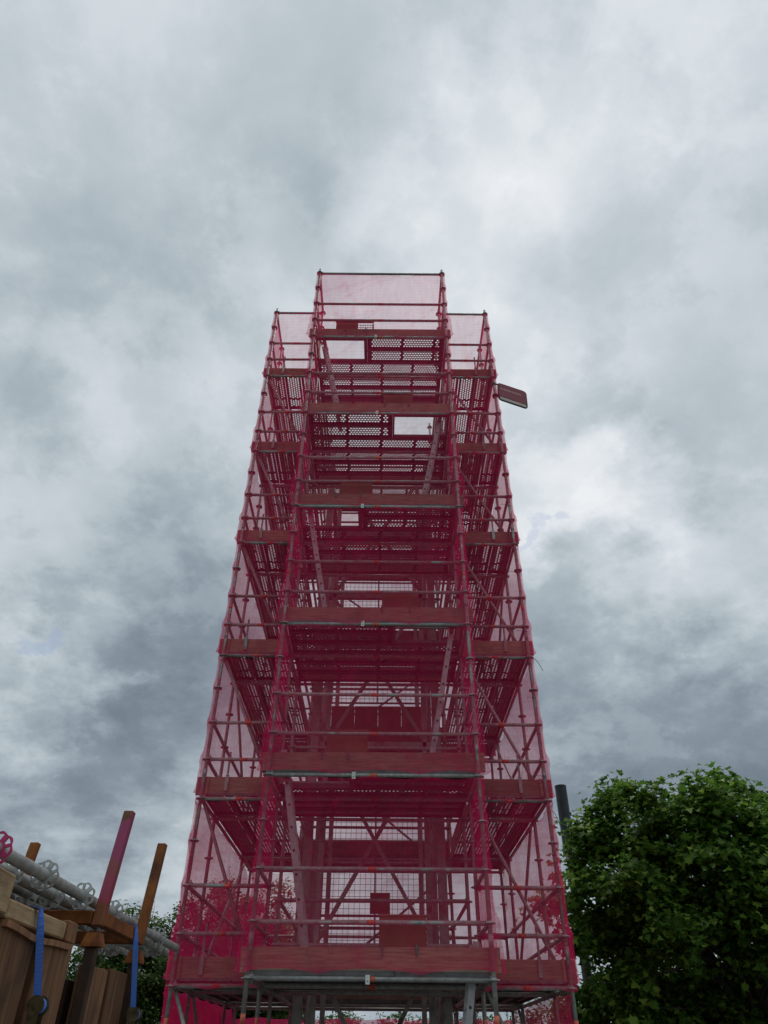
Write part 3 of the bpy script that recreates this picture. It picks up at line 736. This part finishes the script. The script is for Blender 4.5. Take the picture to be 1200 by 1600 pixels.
# packs of brown boards standing on edge behind the straps
def pack(label, y0, y1, x, zt, widths, seed):
    random.seed(seed); t = thing('board_pack', label, 'boards', (x-.4, (y0+y1)/2, 0)); y = y0; i = 0
    while y < y1-.02:
        w = min(widths[i % len(widths)], y1-y); dep = [0, -.035][i % 2] + random.uniform(-.006, .006)
        if y+w > y1-.02: dep = 0
        k = MB(); k.bbox((.4+dep-.045, y-(y0+y1)/2+.003, random.uniform(0, .01)), (.4+dep, y+w-(y0+y1)/2-.003, zt+random.uniform(-.02, .012)), .005)
        k.build('plank', M['crate'], t); y += w; i += 1
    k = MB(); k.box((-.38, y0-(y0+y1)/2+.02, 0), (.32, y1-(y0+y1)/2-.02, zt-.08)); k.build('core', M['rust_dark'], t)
    k = MB(); k.bbox((-.4, y1-(y0+y1)/2-.022, 0), (.34, y1-(y0+y1)/2, zt-.03), .004); k.build('end_board', M['crate'], t)
    return t
pack('large pack of weathered brown boards at the left edge under sawn timbers', -6.3, -4.745, -1.29, 1.872, [.285, .06, .36, .07, .36, .07, .35], 5)
pack('smaller pack of weathered brown boards below the stillage', -4.44, -3.675, -1.315, 1.86, [.34, .045, .38], 9)
k = MB(); k.bbox((-1.66, -4.765, 0), (-1.60, -4.45, 1.84), .005); tag(k.build('dark_board', M['rust_dark']), 'dark board upright in the gap between the brown board packs', 'board')

def timber(label, a, b, rz=0., mm='sawn', c=.006):
    k = MB(); a = Vector(a); b = Vector(b); ce = (a+b)/2; h = (b-a)/2
    k.bbox(tuple(-h), tuple(h), c); o = k.build('timber', M[mm]); o.location = ce; o.rotation_euler.z = rz
    return tag(o, label, 'timber', 'timber bearers on the board pack')
timber('long pale sawn timber under the blue strap on the board pack', (-1.375, -5.50, 1.893), (-1.285, -4.895, 1.957), .0)
timber('darker upright timber block at the left picture edge', (-1.36, -5.72, 1.90), (-1.27, -5.53, 2.03), .05)
timber('short brown timber block at the end of the pale timber', (-1.37, -4.87, 1.89), (-1.287, -4.735, 1.972), .06, 'crate')
k = MB(); pts = []
for i in range(15):
    y = -5.50 + i*.05; zc = 1.879 - .016*math.sin(math.pi*i/14) + .003*math.sin(i*.8)
    pts.append((y, zc))
for i, (y, zc) in enumerate(pts): k.v += [(-1.30, y, zc-.012), (-1.272, y, zc-.012), (-1.272, y, zc+.010), (-1.30, y, zc+.010)]
for i in range(14):
    for q in range(4): k.f.append((i*4+q, i*4+(q+1) % 4, i*4+4+(q+1) % 4, i*4+4+q)); k.m.append(0)
k.f += [(3,2,1,0), (56,57,58,59)]; k.m += [0, 0]
tag(k.build('bent_slat', M['crate']), 'thin bent wooden slat under the pale sawn timber', 'slat')

# blue ratchet straps
def strap(label, top, bot, far, w=.029):
    t = thing('ratchet_strap', label, 'strap', bot, 'blue ratchet straps'); top = Vector(top)-Vector(bot); far = Vector(far)-Vector(bot)
    k = MB(); h = w/2; th = .0025; n = 10; P = [Vector((0, 0, 0)).lerp(top, i/n) for i in range(n+1)] + [top+Vector((-.03, 0, .006)), far]
    for i, p in enumerate(P):
        tw_ = -1.05*(1-(max(0, i-7)/3)) if i <= 10 else 0; wx, wy = -h*math.sin(tw_), h*math.cos(tw_); nx_, ny_ = th*math.cos(tw_), th*math.sin(tw_)
        k.v += [(p.x+nx_-wx, p.y+ny_-wy, p.z), (p.x+nx_+wx, p.y+ny_+wy, p.z), (p.x-nx_+wx, p.y-ny_+wy, p.z-.001), (p.x-nx_-wx, p.y-ny_-wy, p.z-.001)]
    for i in range(len(P)-1):
        for q in range(4): k.f.append((i*4+q, i*4+4+q, i*4+4+(q+1) % 4, i*4+(q+1) % 4)); k.m.append(0)
    k.build('webbing', M['web'], t)
    k = MB()
    for s_ in (-1, 1):
        y = s_*.028
        k.box((-.012, y-.0022, -.17), (.030, y+.0022, -.005)); k.tube((.012, y-.003, -.03), (.012, y+.003, -.03), .034, 14)
    k.tube((.012, -.034, -.03), (.012, .034, -.03), .012, 10); k.tube((.02, -.034, -.15), (.02, .034, -.15), .010, 8); k.box((.022, -.026, -.15), (.028, .026, -.09))
    rt = k.build('ratchet', M['ratchet'], t)
    k = MB(); k.tube((.012, -.0165, -.03), (.012, .0165, -.03), .027, 18); k.build('wound_webbing', M['web'], rt)
strap('blue ratchet strap over the pale timber at the left', (-1.268, -5.25, 1.962), (-1.245, -5.125, 1.675), (-1.7, -5.26, 1.975))
strap('blue ratchet strap over the stillage beam, farther one', (-1.268, -3.93, 2.075), (-1.24, -3.80, 1.70), (-1.5, -3.95, 2.085))

# ================================================================ POLE, TREES
pl = thing('pole', 'dark pole with a thick sleeve beside the maple tree', 'pole', (4.375, 9, 0))
k = MB(); k.tube((0,0,0), (0,0,5.35), .105, 14, .10); k.build('shaft', M['pole_grey'], pl, True)
k = MB(); k.tube((0,0,5.25), (0,0,6.68), .135, 20, .135, cap=False); k.tube((0,0,6.66), (0,0,6.70), .138, 20); k.tube((0,0,5.25), (0,0,5.27), .137, 20); k.tube((0,0,6.05), (0,0,6.08), .1385, 20); k.box((.12,-.02,6.03), (.165,.02,6.10)); k.build('sleeve', M['pole'], pl)

MAPLE = [(0,-.5),(.10,-.28),(.42,-.36),(.33,-.08),(.52,.14),(.24,.16),(.20,.34),(0,.55),(-.20,.34),(-.24,.16),(-.52,.14),(-.33,-.08),(-.42,-.36),(-.10,-.28)]
OVAL = [(0,-.5),(.24,-.2),(.26,.12),(0,.5),(-.26,.12),(-.24,-.2)]
def leaves(name, centres, normals, sizes, shape, mm, parent):
    n = len(centres); sh = np.array(shape); m_ = len(sh)
    nrm_ = normals/np.linalg.norm(normals, axis=1, keepdims=True)
    rnd = RNG.normal(size=(n, 3)); t1 = np.cross(nrm_, rnd); t1 /= np.linalg.norm(t1, axis=1, keepdims=True); t2 = np.cross(nrm_, t1)
    fold = (np.abs(sh[:, 0])*.45)[None, :, None]*nrm_[:, None, :] - (sh[:, 1]**2*.35)[None, :, None]*nrm_[:, None, :]
    P = centres[:, None, :] + sizes[:, None, None]*(sh[None, :, 0, None]*t1[:, None, :] + sh[None, :, 1, None]*t2[:, None, :] + fold)
    V = P.reshape(-1, 3); me = bpy.data.meshes.new(name)
    me.vertices.add(n*m_); me.vertices.foreach_set('co', V.ravel())
    me.loops.add(n*m_); me.loops.foreach_set('vertex_index', np.arange(n*m_, dtype=np.int32))
    me.polygons.add(n); me.polygons.foreach_set('loop_start', np.arange(0, n*m_, m_, dtype=np.int32)); me.polygons.foreach_set('loop_total', np.full(n, m_, dtype=np.int32))
    me.materials.append(mm); me.update(calc_edges=True); me.validate()
    return link(name, me, parent)
def tree(name, label, cat, base, c, rad, nbough, per, lsize, shape, mm, expo=2.6, bough_r=.6, group=None, shell=(.45, 1.0), trunk_r=.16, shoots=30, wob=.30, slope=0.):
    """boughs spread through the crown's volume; each bough carries drooping sprays of leaves with gaps between"""
    t = thing(name, label, cat, base, group); base = np.array(base); c = np.array(c) - base; rad = np.array(rad)
    dirs = RNG.normal(size=(nbough, 3)); dirs[:, 2] += .12; dirs /= np.linalg.norm(dirs, axis=1, keepdims=True)
    sup = (np.abs(dirs)**expo).sum(1)**(-1/expo)
    rr = RNG.uniform(shell[0]**2, shell[1]**2, nbough)**.5
    bump = np.array([.90 + wob*noise.noise(Vector(d*2.6+base*.37)) for d in dirs])
    tips = c + dirs*sup[:, None]*rad*(rr*bump)[:, None]
    tips[:, 2] += slope*(tips[:, 0]-c[0]-rad[0])*np.clip((tips[:, 2]-c[2])/rad[2]+.6, 0, 1.6)
    k = MB(); top = c + np.array([0, 0, rad[2]*.3])
    k.path([(0, 0, -.05), tuple(c*.35+np.array([.05, .03, 0])), tuple(c*.7), tuple(top)], [trunk_r*1.25, trunk_r, trunk_r*.75, trunk_r*.35], 9)
    cs, ns, ss = [], [], []
    for i in range(nbough):
        tp = tips[i]; d = dirs[i]; st = c*np.array([1, 1, RNG.uniform(.45, 1.1)])
        md = (st+tp)/2 + RNG.normal(size=3)*.12 - np.array([0, 0, .10])
        if i % 5 == 0: k.path([tuple(st), tuple(md), tuple(tp)], [trunk_r*.26, trunk_r*.15, .010], 5)
        R = bough_r*RNG.uniform(.55, 1.25); nsp = int(RNG.integers(5, 9))
        out = d + np.array([0, 0, .35]); out /= np.linalg.norm(out)
        for _ in range(nsp):
            sd = out*RNG.uniform(.2, 1) + RNG.normal(size=3)*.62; sd /= np.linalg.norm(sd)
            ln = R*RNG.uniform(.5, 1.15); q = max(3, int(per*ln/bough_r*RNG.uniform(.6, 1.3)))
            u = RNG.uniform(.1, 1, q)**.75
            pos = tp + sd*ln*u[:, None] + RNG.normal(size=(q, 3))*np.array([1, 1, .6])*.15*R/bough_r*(bough_r/.6); pos[:, 2] -= .22*ln*u**2
            cs.append(pos); ns.append(sd*.35 + np.array([0, 0, .8]) + RNG.normal(size=(q, 3))*.38); ss.append(RNG.uniform(.6, 1.25, q)*lsize*(1.08-.35*u))
    for _ in range(shoots):        # thin young shoots standing out of the outline
        i = int(RNG.integers(nbough))
        if dirs[i][2] < .15: continue
        tp = tips[i]; sd = dirs[i]*.5 + np.array([0, 0, .8]) + RNG.normal(size=3)*.2; ln = RNG.uniform(.35, .8)*bough_r/.6
        k.path([tuple(tp), tuple(tp+sd*ln*.5), tuple(tp+sd*ln)], [.012, .008, .004], 4)
        q = int(9*ln/.5); u = np.linspace(.3, 1.05, q); cs.append(tp + sd*ln*u[:, None] + RNG.normal(size=(q, 3))*.05); ns.append(np.array([0, 0, .6]) + RNG.normal(size=(q, 3))*.5); ss.append(RNG.uniform(.5, .95, q)*lsize)
    k.build('trunk', M['bark'], t, True)
    leaves('crown', np.concatenate(cs), np.concatenate(ns), np.concatenate(ss), shape, mm, t)
    return t
tree('maple_tree', 'large dark green maple tree at the right of the tower', 'tree', (6.9, 6.3, 0), (6.45, 6.2, 3.3), (3.15, 2.6, 2.6), 300, 42, .16, MAPLE, M['maple'], 2.6, .58, trunk_r=.2, shoots=70, wob=.38, slope=.02)
tree('leafy_tree', 'green leafy tree behind the rusty stillage at the left', 'tree', (-5.3, 10.3, 0), (-5.3, 10.3, 2.3), (1.75, 1.6, 2.05), 330, 32, .11, OVAL, M['leaf'], 2.5, .45, shoots=50)
tree('leafy_tree', 'bushy tree seen through the netting of the left flank', 'tree', (-3.1, 11.0, 0), (-3.1, 11.0, 2.5), (1.7, 1.4, 2.3), 290, 32, .11, OVAL, M['leaf'], 2.5, .45, shoots=90, wob=.5)
for i, (x, y, rx, h, lab) in enumerate([(-.9, 12.2, 1.1, 2.35, 'low shrub far behind the tower, left of its centre'), (.9, 12.4, 1.2, 2.45, 'low shrub far behind the tower, right of its centre'),
                                       (2.7, 12.0, 1.2, 2.35, 'low shrub behind the right flank of the tower'), (3.9, 10.4, 1.0, 2.5, 'shrub between the tower and the maple tree')]):
    tree('shrub', lab, 'shrub', (x, y, 0), (x, y, h*.48), (rx, .9, h*.52), 110, 24, .10, OVAL, M['leaf'], 2.8, .36, group='shrubs behind the tower', trunk_r=.06)
